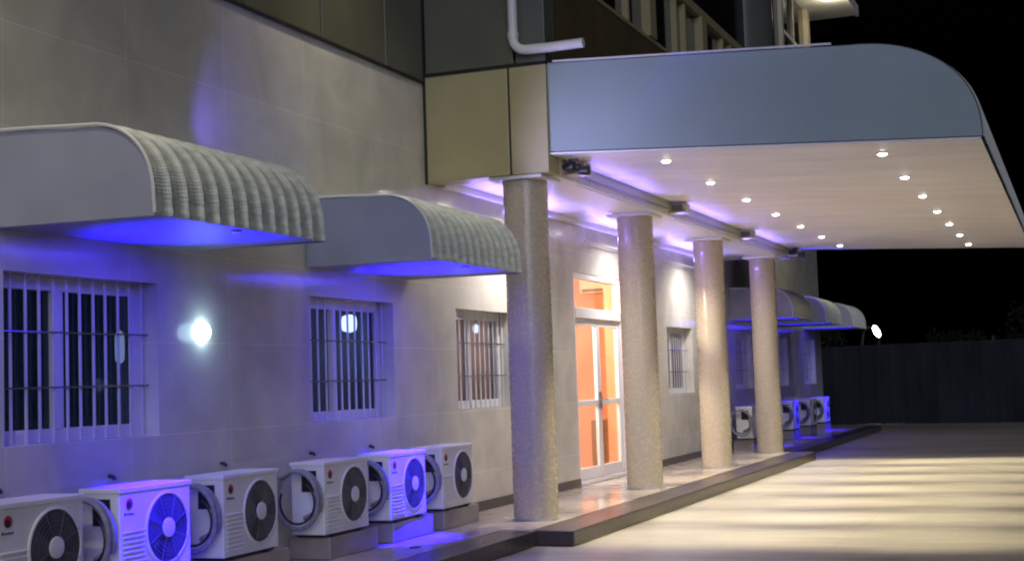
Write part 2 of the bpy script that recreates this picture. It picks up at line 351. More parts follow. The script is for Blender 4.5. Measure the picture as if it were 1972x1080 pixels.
# the entrance bay that stands forward on the columns
BX = -4.57; Y0 = 12.75; Y1 = 25.0
bx = MB()
bx.box(W + 0.003, -4.965, Y0, Y0 + 0.3, 3.27, 4.30, 0.008); bx.box(-4.945, BX, Y0, Y0 + 0.3, 3.27, 4.30, 0.008)
bx.build('bay_panel', M['panel_box'], B)
sm = MB(); sm.box(W + 0.01, BX - 0.01, Y0 + 0.02, Y0 + 0.28, 3.29, 4.36); sm.box(W + 0.003, W + 0.028, Y0 - 0.012, Y0 - 0.001, 3.25, 10.0); sm.build('panel_joint', M['seam'], B)
ub = MB()
ub.box(W + 0.03, -4.90, Y0 + 0.004, Y0 + 0.25, 4.335, 6.9, 0.008); ub.box(W + 0.03, -4.90, Y0 + 0.004, Y0 + 0.25, 6.93, 9.9, 0.008)
ub.build('upper_bay_panel', M['panel_dark'], B)
ub = MB(); ub.box(-4.87, BX, Y0 + 0.004, Y0 + 0.25, 4.335, 9.9, 0.008); ub.build('corner_panel', mottle(P('grey_green_panel', (0.11, 0.125, 0.10), 0.4), 1.5, 0.1), B)
sp = MB(); sp.box(BX - 0.2, BX, Y0 + 0.26, Y1, 4.10, 5.29); sp.build('spandrel', M['panel_brown'], B)
core = MB(); core.box(W + 0.05, BX - 0.21, Y0 + 0.27, Y1 - 0.02, 3.46, 9.9); core.build('bay_core', M['seam'], B)
gl = MB(); gl.box(BX - 0.12, BX - 0.06, Y0 + 0.26, Y1, 5.29, 6.15); gl.build('ribbon_glass', M['dark_glass'], B)
gl = MB(); gl.box(BX - 0.2, BX - 0.02, Y0 + 0.26, 22.0, 6.28, 9.9); gl.box(BX - 0.2, BX - 0.02, 23.6, Y1, 6.28, 9.9); gl.build('upper_glass', M['dark_glass'], B)
tr = MB(); tr.box(BX - 0.2, BX + 0.03, Y0 + 0.26, Y1, 6.153, 6.277, 0.01); tr.build('window_head_band', M['frame_gold'], B)
ww = MB(); ww.box(BX - 0.06, BX + 0.02, 14.3, Y1, 5.293, 5.335); ww.build('window_sill', M['frame_gold'], B)
for i, y in enumerate([14.3, 15.55, 16.35, 17.7, 18.15, 18.95, 20.3, 20.8, 21.6, 22.4, 23.2]):
    wi = 0.26 if i in (2, 5, 8) else 0.055
    fm = MB(); fm.box(BX - 0.06, BX + (0.05 if wi > 0.1 else 0.015), y, y + wi, 5.337, 6.15); fm.build('window_post', M['frame_gold'] if wi > 0.1 else M['frame_gold'], B)
rc = MB(); rc.lathe([(0.62, 0), (0.62, 3.6)], (BX - 0.35, 22.8, 6.28), n=32); rc.build('round_corner_drum', P('dark_drum_panel', (0.10, 0.105, 0.09), 0.3), B, smooth=True)
ep = MB(); ep.box(BX - 0.05, BX + 0.05, Y1 - 0.12, Y1 + 0.03, 4.5, 9.9); ep.build('bay_end_trim', M['pale_trim'], B)
# porch ceiling and the beam above the columns
pc = MB(); pc.box(W + 0.003, -5.12, Y0 + 0.3, Y1, 3.32, 3.40); pc.box(-5.12, -4.60, Y0 + 0.3, Y1, 3.27, 3.455)
pc.build('porch_ceiling', M['white'], B)
cr = MB(); cr.box(W + 0.003, W + 0.08, Y0 + 0.302, Y1, 3.25, 3.317, 0.01); cr.build('cornice', M['white'], B)

# windows: recessed white frames, panes, steel bars
def window(h, i):
    a, b, c, d = h; X = W - 0.20
    w = MB(); t = 0.085
    w.box(X, X + 0.05, a, b, c, c + t, 0.004); w.box(X, X + 0.05, a, b, d - t, d, 0.004)
    w.box(X, X + 0.05, a, a + t, c + t, d - t); w.box(X, X + 0.05, b - t, b, c + t, d - t)
    mid = a + (b - a) * 0.43
    w.box(X + 0.002, X + 0.06, mid - 0.035, mid + 0.035, c + t, d - t, 0.004)
    w.box(X + 0.01, X + 0.035, mid + 0.04, mid + 0.085, c + t, d - t, 0.003)
    fr = w.build('window', M['alu'], B)
    pn = MB(); pn.box(X + 0.012, X + 0.018, a + t, mid - 0.035, c + t, d - t); pn.box(X + 0.022, X + 0.028, mid + 0.035, b - t, c + t, d - t); pn.build('pane', M['glass'], fr)
    X2 = W - 0.10; gb = MB(); n = 12
    for q in range(n):
        y = a + 0.03 + (b - a - 0.09) * q / (n - 1) + random.uniform(-.006, .006)
        gb.box(X2, X2 + 0.008, y, y + 0.021, c - 0.0 + 0.002, d - 0.002)
    gb.build('burglar_bars', M['bar'], fr)
    rd = MB()
    for z in (c + 0.34, c + 0.68): rd.tube([(X2 + 0.02, a + 0.003, z), (X2 + 0.02, b - 0.003, z)], 0.006, 6)
    rd.build('cross_rod', M['rod'], fr)
    cu = MB(); pts = []
    rm = MB(); rm.box(W - 2.2, W - 0.27, a - 0.3, b + 1.5, c - 0.4, d + 0.5)
    rm.f = [f for k_, f in enumerate(rm.f) if k_ != 1]      # open towards the window
    rm.build('room_wall', M['room'], fr)
    return fr
for i, h in enumerate(Wn): window(h, i)
# brown curtains in the window by the entrance
for i in (2,):
    a, b, c, d = Wn[i]; cu = MB(); n = 60
    for q in range(n):
        y = a + (b + 1.0 - a) * q / n; y2 = a + (b + 1.0 - a) * (q + 1) / n
        x = W - 0.95 + 0.03 * math.sin(q * 1.3); x2 = W - 0.95 + 0.03 * math.sin((q + 1) * 1.3)
        if 22 < q < 26: continue
        cu.quad((x, y, c - 0.2), (x2, y2, c - 0.2), (x2, y2, d + 0.2), (x, y, d + 0.2))
    tag(cu.build('curtain', M['room_brown']), 'brown pleated curtain behind the barred window nearest the entrance door', 'curtain')

# entrance door
a, b, c, d = DOOR; X = W - 0.10
df = MB(); t = 0.07
df.box(X, X + 0.09, a, a + t, 0.02, d, 0.006); df.box(X, X + 0.09, b - t, b, 0.02, d, 0.006)
df.box(X, X + 0.09, a + t, b - t, d - t, d, 0.006); df.box(X, X + 0.10, a + t, b - t, 2.09, 2.22, 0.006); df.box(X, X + 0.1, a + t, b - t, 0.003, 0.05, 0.006)
dfo = df.build('door_frame', M['alu'], B)
for u0, u1 in ((b - 0.012, b - 0.001), (a + 0.001, a + 0.012)): MB().box(W - 0.262, X - 0.002, u0, u1, 0.003, d - 0.002).build('door_lining', M['orange'], B)
pn = MB(); pn.box(X + 0.03, X + 0.036, a + t, b - t, 2.22, d - t); pn.build('transom_pane', M['glass_door'], dfo)
midy = 18.10
for s, (u0, u1) in enumerate(((a + t + 0.005, midy - 0.004), (midy + 0.004, b - t - 0.005))):
    lf = MB(); q = 0.068
    lf.box(X + 0.01, X + 0.055, u0, u0 + q, 0.055, 2.085, 0.005); lf.box(X + 0.01, X + 0.055, u1 - q, u1, 0.055, 2.085, 0.005)
    lf.box(X + 0.01, X + 0.055, u0 + q, u1 - q, 0.055, 0.20, 0.005); lf.box(X + 0.01, X + 0.055, u0 + q, u1 - q, 2.0, 2.085, 0.005); lf.box(X + 0.01, X + 0.055, u0 + q, u1 - q, 0.98, 1.05, 0.005)
    lo = lf.build('door', M['alu'], B)
    pn = MB(); pn.box(X + 0.03, X + 0.036, u0 + q, u1 - q, 0.2, 0.98); pn.box(X + 0.03, X + 0.036, u0 + q, u1 - q, 1.05, 2.0); pn.build('pane', M['glass_door'], lo)
    hy = u1 - q / 2 if s == 0 else u0 + q / 2
    hd = MB(); hd.box(X + 0.056, X + 0.07, hy - 0.02, hy + 0.02, 0.93, 1.15, 0.004); hd.tube([(X + 0.07, hy, 1.05), (X + 0.115, hy, 1.05), (X + 0.115, hy + (-0.11 if s == 0 else 0.11), 1.05)], 0.012, 8)
    hd.build('handle', M['steel'], lo)
# lobby
lb = MB()
RX0, RX1, RY0, RY1, RZ = -9.2, W - 0.265, 15.6, 20.9, 2.95
lb.quad((RX0, RY0, 0), (RX0, RY1, 0), (RX0, RY1, RZ), (RX0, RY0, RZ)); lb.quad((RX0, RY1, 0), (RX1, RY1, 0), (RX1, RY1, RZ), (RX0, RY1, RZ)); lb.quad((RX0, RY0, 0), (RX1, RY0, 0), (RX1, RY0, RZ), (RX0, RY0, RZ))
lb.box(-7.35, -7.25, 19.6, 20.895, 0.003, RZ - 0.003)
lb.build('lobby_wall', M['orange'], B)
lb = MB(); lb.quad((RX0, RY0, 0), (RX1, RY0, 0), (RX1, RY1, 0), (RX0, RY1, 0)); lb.build('lobby_floor', M['cream'], B)
lb = MB(); lb.quad((RX0, RY0, RZ), (RX1, RY0, RZ), (RX1, RY1, RZ), (RX0, RY1, RZ)); lb.build('lobby_ceiling', M['white'], B)
ll = thing('ceiling_lamp', 'round ceiling lamp lighting the orange lobby behind the glass door', 'ceiling lamp', (-6.75, 17.0, 2.95))
q = MB(); q.lathe([(0.16, -0.003), (0.17, -0.03), (0.13, -0.07), (0.05, -0.085)], ll.location, n=24); q.build('diffuser', M['room_lamp'], ll, smooth=True)
light('POINT', (-6.75, 17.0, 2.72), 700, (1.0, 0.84, 0.66), ll, shadow_soft_size=0.12)
ia = thing('indoor_aircon', 'cream split aircon unit high on the orange lobby wall, seen through the transom', 'air conditioner', (-6.68, 20.75, 2.68))
q = MB(); q.box(-6.98, -6.36, 20.62, 20.89, 2.60, 2.87, 0.03); q.build('casing', M['cream'], ia)
q = MB(); q.box(-6.93, -6.41, 20.60, 20.618, 2.625, 2.665); q.build('air_outlet', M['wood'], ia)
cb = thing('cabinet', 'low brown wooden cabinet inside the lobby, behind the right leaf of the glass door', 'cabinet', (-6.5, 20.6, 0.004))
q = MB(); q.box(-6.75, -6.3, 20.25, 20.85, 0.06, 0.72, 0.01); q.build('carcass', M['wood'], cb)
q = MB(); q.box(-6.72, -6.54, 20.235, 20.248, 0.1, 0.68, 0.004); q.build('door', M['wood'], cb); q = MB(); q.box(-6.51, -6.33, 20.235, 20.248, 0.1, 0.68, 0.004); q.build('door', M['wood'], cb)
q = MB(); q.box(-6.72, -6.33, 20.28, 20.8, 0.003, 0.06); q.build('base', M['black'], cb)

# lamps behind the barred windows
def room_lamp(loc, r, h, mat, label, e):
    t_ = thing('room_lamp', label, 'lamp', loc)
    q = MB(); q.lathe([(r * 0.3, -h), (r * .9, -h * .8), (r, -h * .3), (r, h * .3), (r * .9, h * .8), (r * 0.3, h)], loc, n=16); q.build('bulb', mat, t_, smooth=True)
    q = MB(); q.tube([(loc[0], loc[1], loc[2] + h), (loc[0], loc[1], 2.5)], 0.008, 6); q.build('cord', M['black'], t_)
    light('POINT', (loc[0] - 0.25, loc[1] + 0.1, loc[2] - h - 0.15), e, (0.55, 0.75, 1), t_, shadow_soft_size=0.05)
room_lamp((-6.55, 8.83, 1.66), 0.035, 0.12, M['room_dim'], 'dim tube lamp glimpsed behind the right half of the leftmost barred window', 10.0)
room_lamp((-6.6, 12.51, 1.93), 0.075, 0.085, M['room_lamp'], 'bright white lamp glowing behind the second barred window from the left', 9)
room_lamp((-6.30, 14.95, 1.92), 0.03, 0.05, M['room_lamp'], 'small lamp shining behind the barred window beside the first column', 30.0)

# ------------------------------------------------------------------ columns
colY = [13.05, 16.75, 20.42, 24.2]
labs = ['round mosaic column nearest the camera, sparkling and bluish on its left side', 'round mosaic column just right of the lit glass door, second from the near end',
        'round mosaic column with an orange tint, third from the near end, just past the small window', 'round mosaic column at the far end of the porch, in front of the far outdoor units']
R = 0.215; CX = -4.93
col0 = thing('mosaic_column', labs[0], 'column', (CX, colY[0], 0), 'columns along the porch')
q = MB(); q.lathe([(R, 0.0), (R, 3.235)], (CX, colY[0], 0.0), n=64)
sh = q.build('shaft', M['mosaic'], col0, smooth=True)
uvl = sh.data.uv_layers.new(name='UVMap')
for poly in sh.data.polygons:
    angs = [math.atan2(sh.data.vertices[v].co.y, sh.data.vertices[v].co.x) for v in poly.vertices]
    if max(angs) - min(angs) > math.pi: angs = [x if x > 0 else x + 2 * math.pi for x in angs]
    for li, an, v in zip(poly.loop_indices, angs, poly.vertices): uvl.data[li].uv = (an * R * 1.0, sh.data.vertices[v].co.z)
q = MB(); q.lathe([(R + 0.012, 0.001), (R + 0.010, 0.012), (R + 0.001, 0.016)], (CX, colY[0], 0.0), n=48); q.build('base_ring', M['foam'], col0, smooth=True)
q = MB(); q.box(CX - 0.27, CX + 0.27, colY[0] - 0.27, colY[0] + 0.27, 3.237, 3.268, 0.005); q.build('capital', M['white'], col0)
for y, l in zip(colY[1:], labs[1:]): dup(col0, (CX, y, 0), None, l)

# ------------------------------------------------------------------ canopy over the drive
def canopy_profile(n=20):
    pts = [(BX + 0.003, 4.31), (-3.2, 4.235), (-1.75, 4.15)]
    # quarter of a superellipse down to the lip
    for i in range(1, n + 1):
        t_ = i / n * math.pi / 2; pts.append((-1.75 + 1.07 * math.sin(t_) ** 0.95, 3.25 + 0.90 * math.cos(t_) ** 0.85))
    return pts
cpf = canopy_profile()
CY0, CY1 = 12.78, 25.1
cn = thing('entrance_canopy', 'large blue grey canopy with rounded outer edge and pale lit soffit over the drive', 'canopy', (BX, 18.9, 3.4))
q = MB(); pr = cpf + [(-0.68, 3.245), (BX + 0.003, 3.46)]
pr = cpf + [(-0.68, 3.25), (BX + 0.003, 3.466)]
for y0_, y1_ in ((CY0, CY0 + 0.03), (CY1 - 0.03, CY1)): MB().extr_y(pr, y0_, y1_).build('end_fascia', M['fascia'], cn)
def ribbed(prof, y0, y1, pitch, h, crimp=0.0, sub=8):
    """curved sheet: profile in XZ, ribs raised along its normal, tiny crimps across"""
    mb = MB(); pts = [Vector((x, 0, z)) for x, z in prof]
    nr = max(1, round((y1 - y0) / pitch)); cols = nr * sub + 1; shape = [0, 0.0, 0.06, 0.0, 0.0, 0.25, 1, 0.6]
    for i, p in enumerate(pts):
        t_ = (pts[min(i + 1, len(pts) - 1)] - pts[max(i - 1, 0)]).normalized(); nm = Vector((t_.z, 0, -t_.x)) * -1
        for k_ in range(cols):
            s_ = shape[k_ % sub]; o_ = p + nm * (h * s_ + (crimp if i % 2 else 0)); mb.v.append((o_.x, y0 + (y1 - y0) * k_ / (cols - 1), o_.z))
    for i in range(len(pts) - 1):
        for k_ in range(cols - 1): mb.f.append((i * cols + k_, i * cols + k_ + 1, (i + 1) * cols + k_ + 1, (i + 1) * cols + k_))
    return mb
q = ribbed([(x + (0.006 if x > -1.7 else 0), z + 0.006) for x, z in cpf], CY0 + 0.004, CY1 - 0.004, 0.22, 0.018); q.build('roof_sheet', M['white'], cn, smooth=True)
q = MB(); q.extr_y([(-4.566, 3.456), (-0.69, 3.242), (-0.69, 3.225), (-4.566, 3.44)], CY0 + 0.002, CY1 - 0.002); q.build('soffit', M['soffit'], cn)
q = MB(); q.extr_y([(-4.5, 4.325), (-1.9, 4.185), (-1.9, 4.17), (-4.5, 4.31)], CY0 - 0.03, CY0 - 0.003); q.build('top_flashing', M['white'], cn)
# beam-side bracket boxes
gb0 = None
for y, l in zip((13.35, 17.2, 21.05, 24.75), ('grey metal box on the porch beam right beside the nearest column', 'grey metal box on the porch beam above the second column', 'grey metal box on the porch beam above the third column', 'grey metal box on the porch beam at the far end of the canopy')):
    t_ = thing('junction_box', l, 'junction box', (-4.50, y, 3.38), 'grey boxes along the porch beam')
    q = MB(); q.box(-4.597, -4.38, y - 0.10, y + 0.10, 3.30, 3.415, 0.006); q.build('housing', M['grey_box'], t_)
    q = MB(); q.box(-4.56, -4.42, y - 0.108, y - 0.101, 3.32, 3.395); q.build('cover_plate', M['guard'], t_)
q = MB()
for y0_, y1_ in ((13.6, 17.0), (17.4, 20.9), (21.2, 24.6)): q.tube([(-4.585, y0_, 3.35), (-4.585, (y0_ + y1_) / 2, 3.345), (-4.585, y1_, 3.35)], 0.010, 6)
tag(q.build('cable_conduit', M['foam']), 'thin grey conduit running along the porch beam between the boxes', 'conduit')

# downlights of the canopy and the porch
def soff_z(x): return 3.452 - (x + 4.56) * 0.0557 - 0.012
def downlight(x, y, z, label, e, size, group, r=0.045, col=(1.0, 0.89, 0.66), blend=1.0):
    t_ = thing('downlight', label, 'downlight', (x, y, z), group)
    q = MB(); q.lathe([(r + 0.018, -0.001), (r + 0.014, -0.012), (r, -0.010)], (x, y, z), n=20); q.build('trim_ring', M['white'], t_, smooth=True)
    q = MB(); q.lathe([(r - 0.002, -0.0035), (r - 0.006, -0.015), (r * 0.6, -0.023), (r * 0.2, -0.025)], (x, y, z), n=20); q.build('lens', M['lamp_white'], t_, smooth=True)
    light('SPOT', (x, y, z - 0.06), e, col, t_, aim=(0, -0.17 if size < 100 else 0, -1), spot_size=math.radians(size), spot_blend=blend, shadow_soft_size=0.05).scale = (1.45, 0.8, 1) if size < 100 else (1, 1, 1)
ordn = ['nearest', 'second', 'third', 'fourth', 'fifth', 'sixth', 'farthest']
for i in range(7):
    y = 13.45 + i * 1.79
    downlight(-3.62, y, soff_z(-3.62), '%s downlight of the canopy row nearer the columns' % ordn[i], 800, 47, 'downlights in the canopy soffit')
    downlight(-1.59, y, soff_z(-1.59), '%s downlight of the canopy row nearer the outer edge' % ordn[i], 800, 47, 'downlights in the canopy soffit')
for y, l in zip((13.25, 14.7, 18.5, 22.2), ('added porch ceiling downlight, unseen behind the top of the first column', 'porch ceiling downlight just beyond the first column', 'porch ceiling downlight in front of the glass door, behind the second column', 'porch ceiling downlight past the small window, hidden side of the third column')):  # the first one is an unseen lamp added to brighten the near porch wall
    downlight(-5.12 - 0.02, y, 3.318, l, 230, 168, 'downlights in the porch ceiling', 0.045, (1.0, 0.92, 0.88), 1.0)

# twin spotlights under the beam
def twin_spot(loc, label):
    t_ = thing('twin_spotlight', label, 'spotlight', loc, 'black twin spotlights under the porch beam')
    x, y, z = loc
    q = MB(); q.box(x - 0.05, x + 0.05, y - 0.02, y + 0.02, z - 0.03, z - 0.001, 0.004); q.tube([(x, y, z - 0.03), (x + 0.02, y, z - 0.08)], 0.012, 8); q.tube([(x - 0.07, y, z - 0.055), (x + 0.10, y, z - 0.10)], 0.012, 8); q.build('bracket', M['black'], t_)
    for dx, dz in ((-0.05, -0.075), (0.10, -0.125)):
        q = MB(); q.lathe([(0.025, -0.06), (0.042, -0.02), (0.048, 0.05), (0.040, 0.055)], (x + dx, y, z + dz), 'x', 14); q.build('head', M['black'], t_, smooth=True)
twin_spot((-4.40, 12.98, 3.41), 'black twin spotlight beside the top of the nearest column')
twin_spot((-4.42, 24.55, 3.42), 'black twin spotlight beside the top of the farthest column')

# drain pipe on the bay and across the canopy roof
q = MB(); px = -4.86; py = Y0 - 0.07
pts = [(px, py, 9.6), (px, py, 7), (px, py, 5.2), (px, py, 4.56)] + [(px + 0.12 - 0.12 * math.cos(a_), py, 4.56 - 0.12 * math.sin(a_)) for a_ in (0.4, 0.8, 1.2, 1.57)] + [(px + 0.35, py, 4.435), (px + 0.7, py, 4.44)]
dp = tag(q.tube(pts, 0.046, 14).build('drain_pipe', M['white'], None, smooth=True), 'white drain pipe coming down the dark bay and bending over the canopy roof', 'pipe')
q = MB()
for z in (5.0, 6.5): q.lathe([(0.053, -0.03), (0.053, 0.03)], (px, py, z), n=14)
q.lathe([(0.053, -0.04), (0.053, 0.02)], (px, py, 4.60), n=14); q.build('collar', M['white'], dp)

# ------------------------------------------------------------------ awnings
def awning_profile(n=76):
    pts = [(W + 0.003, 2.855), (-5.55, 2.845), (-5.30, 2.832)]
    for i in range(0, n + 1):
        t_ = i / n * math.pi / 2; pts.append((-5.16 + 0.435 * math.sin(t_) ** 0.95, 2.37 + 0.455 * math.cos(t_) ** 0.85))
    return pts + [(-4.722, 2.345), (-4.720, 2.32), (-4.720, 2.295)]
ap = awning_profile()
def awning(y0, label, w=1.93):
    y1 = y0 + w; t_ = thing('window_awning', label, 'awning', (W, y0 + w / 2, 2.3), 'ribbed awnings above the windows')
    ribbed(ap, y0 + 0.01, y1 - 0.01, 0.165, 0.026, 0.0026).build('ribbed_sheet', M['awn_metal'], t_)
    out = [(x, z - 0.004) for x, z in ap] + [(W + 0.003, 2.30)]
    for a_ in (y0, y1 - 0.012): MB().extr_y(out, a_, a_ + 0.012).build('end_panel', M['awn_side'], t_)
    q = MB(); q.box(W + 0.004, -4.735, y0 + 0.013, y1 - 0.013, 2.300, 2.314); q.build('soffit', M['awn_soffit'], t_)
    # rim along the near end
    q = MB(); q.tube([(x, y0 - 0.004, z + 0.012) for x, z in ap], 0.011, 6); q.build('edge_trim', M['white'], t_, smooth=True)
    return t_
def blue_light(y, yc, where, e1, e2):
    x = -4.83
    t_ = thing('blue_spotlight', 'small blue spotlight recessed under the ' + where, 'spotlight', (x, y, 2.300), 'blue spotlights under the awnings')
    q = MB(); q.lathe([(0.03, 0), (0.032, -0.012), (0.026, -0.015)], (x, y, 2.300), n=16); q.build('housing', M['white'], t_, smooth=True)
    q = MB(); q.lathe([(0.024, -0.0155), (0.02, -0.017)], (x, y, 2.300), n=16); q.build('lens', M['blue_led'], t_)
    light('SPOT', (x, y, 2.27), e1, (0.02, 0.004, 1.0), t_, aim=(-0.335, 0, -1), spot_size=math.radians(32), spot_blend=0.5, shadow_soft_size=0.03)
    light('AREA', (-5.15, yc, 2.28), 15.0 if yc < 20 else 8.0, (0.06, 0.03, 1.0), t_, aim=(0, 0, -1), shape='RECTANGLE', size=0.5, size_y=1.5)  # added blue fill light with no fixture, tints the wall and window reveals
    # a small uplight on top of the outdoor unit washes the awning's underside
    z = 0.66; x = -5.785
    s_ = thing('blue_uplight', 'small blue uplight behind the outdoor unit beneath the ' + where, 'uplight', (x, yc, z), 'blue uplights behind the outdoor units')
    q = MB(); q.lathe([(0.035, 0.0), (0.04, 0.03), (0.032, 0.034)], (x, yc, z), n=16); q.tube([(x, yc, 0.1), (x, yc, z)], 0.01, 6); q.build('housing', M['black'], s_, smooth=True)
    q = MB(); q.lathe([(0.030, 0.0345), (0.026, 0.037)], (x, yc, z), n=16); q.build('lens', M['blue_led'], s_)
    light('SPOT', (x + 0.035, yc, z + 0.075), e2, (0.012, 0.002, 1.0), s_, aim=(0.60, 0.02, 1.5), spot_size=math.radians(56), spot_blend=0.8, shadow_soft_size=0.04)
specs = [(6.70, 'ribbed awning above the leftmost barred window, largest in view', 7.70), (10.38, 'ribbed awning over the second window, its end touching the nearest column', 11.30),
         (25.7, 'ribbed awning partly hidden behind the farthest porch column', 26.6), (29.3, 'middle one of the ribbed awnings beyond the porch', 29.55), (32.95, 'farthest ribbed awning, against the black sky at the building corner', 33.2)]
for y0, l, ly in specs:
    awning(y0, l)
    nm = {6.70: 'leftmost awning', 10.38: 'second awning from the left', 25.7: 'first awning past the porch', 29.3: 'middle awning past the porch', 32.95: 'farthest awning'}[y0]
    blue_light(ly, {6.70: 7.67, 10.38: 11.28, 25.7: 25.8, 29.3: 29.32, 32.95: 33.1}[y0], nm, 3000 if y0 < 20 else 1300, 1000.0)

# blue uplight standing on the first awning's roof, washing the tiles above
t_ = thing('blue_uplight', 'small blue uplight on the roof of the leftmost awning', 'uplight', (-5.5, 8.5, 2.87))
q = MB(); q.lathe([(0.05, 0.0), (0.055, 0.05), (0.045, 0.055)], (-5.5, 8.5, 2.865), n=16); q.build('housing', M['black'], t_, smooth=True)
light('SPOT', (-5.50, 8.5, 2.95), 26, (0.14, 0.10, 1.0), t_, aim=(-0.38, 1.1, 0.75), spot_size=math.radians(66), spot_blend=0.9, shadow_soft_size=0.04)
t_ = thing('blue_uplight', 'small blue uplight on the roof of the second awning, aimed at the canopy face', 'uplight', (-5.4, 11.7, 2.87))
q = MB(); q.lathe([(0.05, 0.0), (0.055, 0.05), (0.045, 0.055)], (-5.4, 11.7, 2.865), n=16); q.build('housing', M['black'], t_, smooth=True)
light('SPOT', (-5.36, 11.7, 2.95), 170, (0.48, 0.43, 1.0), t_, aim=(2.2, 1.05, 0.95), spot_size=math.radians(84), spot_blend=1.0, shadow_soft_size=0.04)

# ------------------------------------------------------------------ globe lamp on the wall
gl_ = thing('wall_lamp', 'round white globe lamp glowing on the tiled wall between the two left windows', 'wall lamp', (W, 8.83, 1.74))
q = MB(); q.lathe([(0.05, 0.002), (0.05, 0.014), (0.03, 0.016)], (W, 8.83, 1.74), 'x', 20); q.build('base', M['white'], gl_, smooth=True)
q = MB(); q.lathe([(0.070 * math.cos(a_), 0.017 + 0.045 * math.sin(a_)) for a_ in [1.5 * i_ / 8 for i_ in range(9)]], (W, 8.83, 1.74), 'x', 28); q.build('globe', M['globe'], gl_, smooth=True)
light('POINT', (W + 0.115, 8.83, 1.74), 0.9, (0.55, 0.88, 1.0), gl_, shadow_soft_size=0.07)

# ------------------------------------------------------------------ outdoor aircon units
AW, AD, AH = 0.73, 0.29, 0.55
def make_ac():
    x1 = -5.42; x0 = x1 - AD; y0 = 0.0; zb = 0.195
    t_ = thing('outdoor_unit', '', 'air conditioner', (x1 - AD / 2, AW / 2, 0), 'outdoor aircon units along the wall')
    MB().box(x0, x1, 0, AW, zb, zb + AH, 0.012).build('casing', M['casing'], t_)
    q = MB(); q.box(x0 - 0.008, x1 + 0.008, -0.008, AW + 0.008, zb + AH - 0.028, zb + AH + 0.004, 0.006); q.build('top_cover', M['casing'], t_)
    fy, fz, r = 0.475, zb + 0.275, 0.215
    q = MB(); q.lathe([(r + 0.014, 0.001), (r + 0.012, 0.010), (r, 0.012), (r - 0.004, 0.002)], (x1, fy, fz), 'x', 40); q.build('fan_ring', M['casing'], t_, smooth=True)
    q = MB(); q.lathe([(r, 0.0015), (r - 0.001, 0.003)], (x1, fy, fz), 'x', 40); q.build('fan_opening', M['fan_back'], t_)
    q = MB()
    for k_ in range(3):
        a0 = 2 * math.pi * k_ / 3 + 0.4; vs = []
        for j in range(7):
            a_ = a0 + j * 0.24; rr = r * (0.93 - 0.06 * abs(j - 3) / 3)
            vs.append((x1 + 0.004 + j * 0.0006, fy + rr * math.cos(a_), fz + rr * math.sin(a_)))
        for j in range(6, -1, -1):
            a_ = a0 + j * 0.16; vs.append((x1 + 0.004 + j * 0.0006, fy + 0.05 * math.cos(a_), fz + 0.05 * math.sin(a_)))
        q.add(vs, [(j, j + 1, 12 - j, 13 - j) for j in range(6)])
    q.build('fan_blades', M['fan'], t_)
    q = MB()
    for rr in (0.075, 0.10, 0.125, 0.15, 0.175, 0.198):
        q.tube([(x1 + 0.013, fy + rr * math.cos(a_), fz + rr * math.sin(a_)) for a_ in [2 * math.pi * i_ / 36 for i_ in range(37)]], 0.0016, 4)
    for k_ in range(8):
        a_ = math.pi * k_ / 4 + 0.3; q.tube([(x1 + 0.014, fy + 0.05 * math.cos(a_), fz + 0.05 * math.sin(a_)), (x1 + 0.012, fy + r * math.cos(a_ + 0.12), fz + r * math.sin(a_ + 0.12))], 0.0028, 4)
    q.build('fan_guard', M['guard'], t_)
    q = MB(); q.lathe([(0.062, 0.011), (0.060, 0.019), (0.045, 0.022)], (x1, fy, fz), 'x', 24); q.build('fan_hub', M['casing'], t_, smooth=True)
    q = MB()
    for k_ in range(9): q.box(x1 + 0.0005, x1 + 0.013, 0.03, 0.235 + 0.012 * max(0, 4 - k_), zb + 0.04 + k_ * 0.03, zb + 0.051 + k_ * 0.03, 0.002)
    q.build('louvres', M['casing'], t_)
    ey, ez = 0.095, zb + 0.455
    q = MB(); q.lathe([(0.034, 0.0015), (0.032, 0.004)], (x1, ey, ez), 'x', 20); e_ = q.build('emblem', M['red'], t_)
    q = MB(); q.lathe([(0.024, 0.0045), (0.022, 0.0055)], (x1, ey - 0.007, ez - 0.008), 'x', 20); q.build('emblem_ring', M['ink'], e_)
    q = MB()
    for k_, hh in enumerate((0.016, 0.010, 0.010, 0.013, 0.010, 0.010)): q.box(x1 + 0.0005, x1 + 0.0025, ey - 0.050 + k_ * 0.0165, ey - 0.038 + k_ * 0.0165, ez - 0.068, ez - 0.068 + hh, 0.001)
    q.build('name_strip', M['ink'], t_)
    # valve side faces the camera
    q = MB(); q.box(x0 + 0.10, x0 + 0.225, -0.012, -0.0005, zb + 0.33, zb + 0.49, 0.001); q.build('handle_recess', M['black'], t_)
    q = MB(); q.box(x0 + 0.05, x0 + 0.19, -0.018, -0.002, zb + 0.05, zb + 0.20, 0.006); q.build('valve_cover', M['casing'], t_)
    q = MB()
    for yy in (0.14, 0.60): q.box(x0 + 0.005, x1 - 0.005, yy - 0.02, yy + 0.02, 0.171, zb - 0.001)
    q.box(x0 + 0.02, x1 - 0.03, 0.04, AW - 0.02, 0.177, zb - 0.002)
    q.build('foot', M['black'], t_)
    # insulated refrigerant pipe: out of the wall, round in a loop, into the valve
    q = MB(); pts = [(W + 0.004, -0.10, 0.62), (W + 0.03, -0.10, 0.62)]
    cx_, cz_, rr = -5.60, 0.47, 0.185
    for i_ in range(0, 47):
        a_ = math.radians(125 - i_ * 11); pts.append((cx_ + rr * math.cos(a_), -0.13 + 0.0016 * i_ , cz_ + (rr + 0.035) * math.sin(a_)))
    pts += [(x0 + 0.13, -0.03, zb + 0.13)]
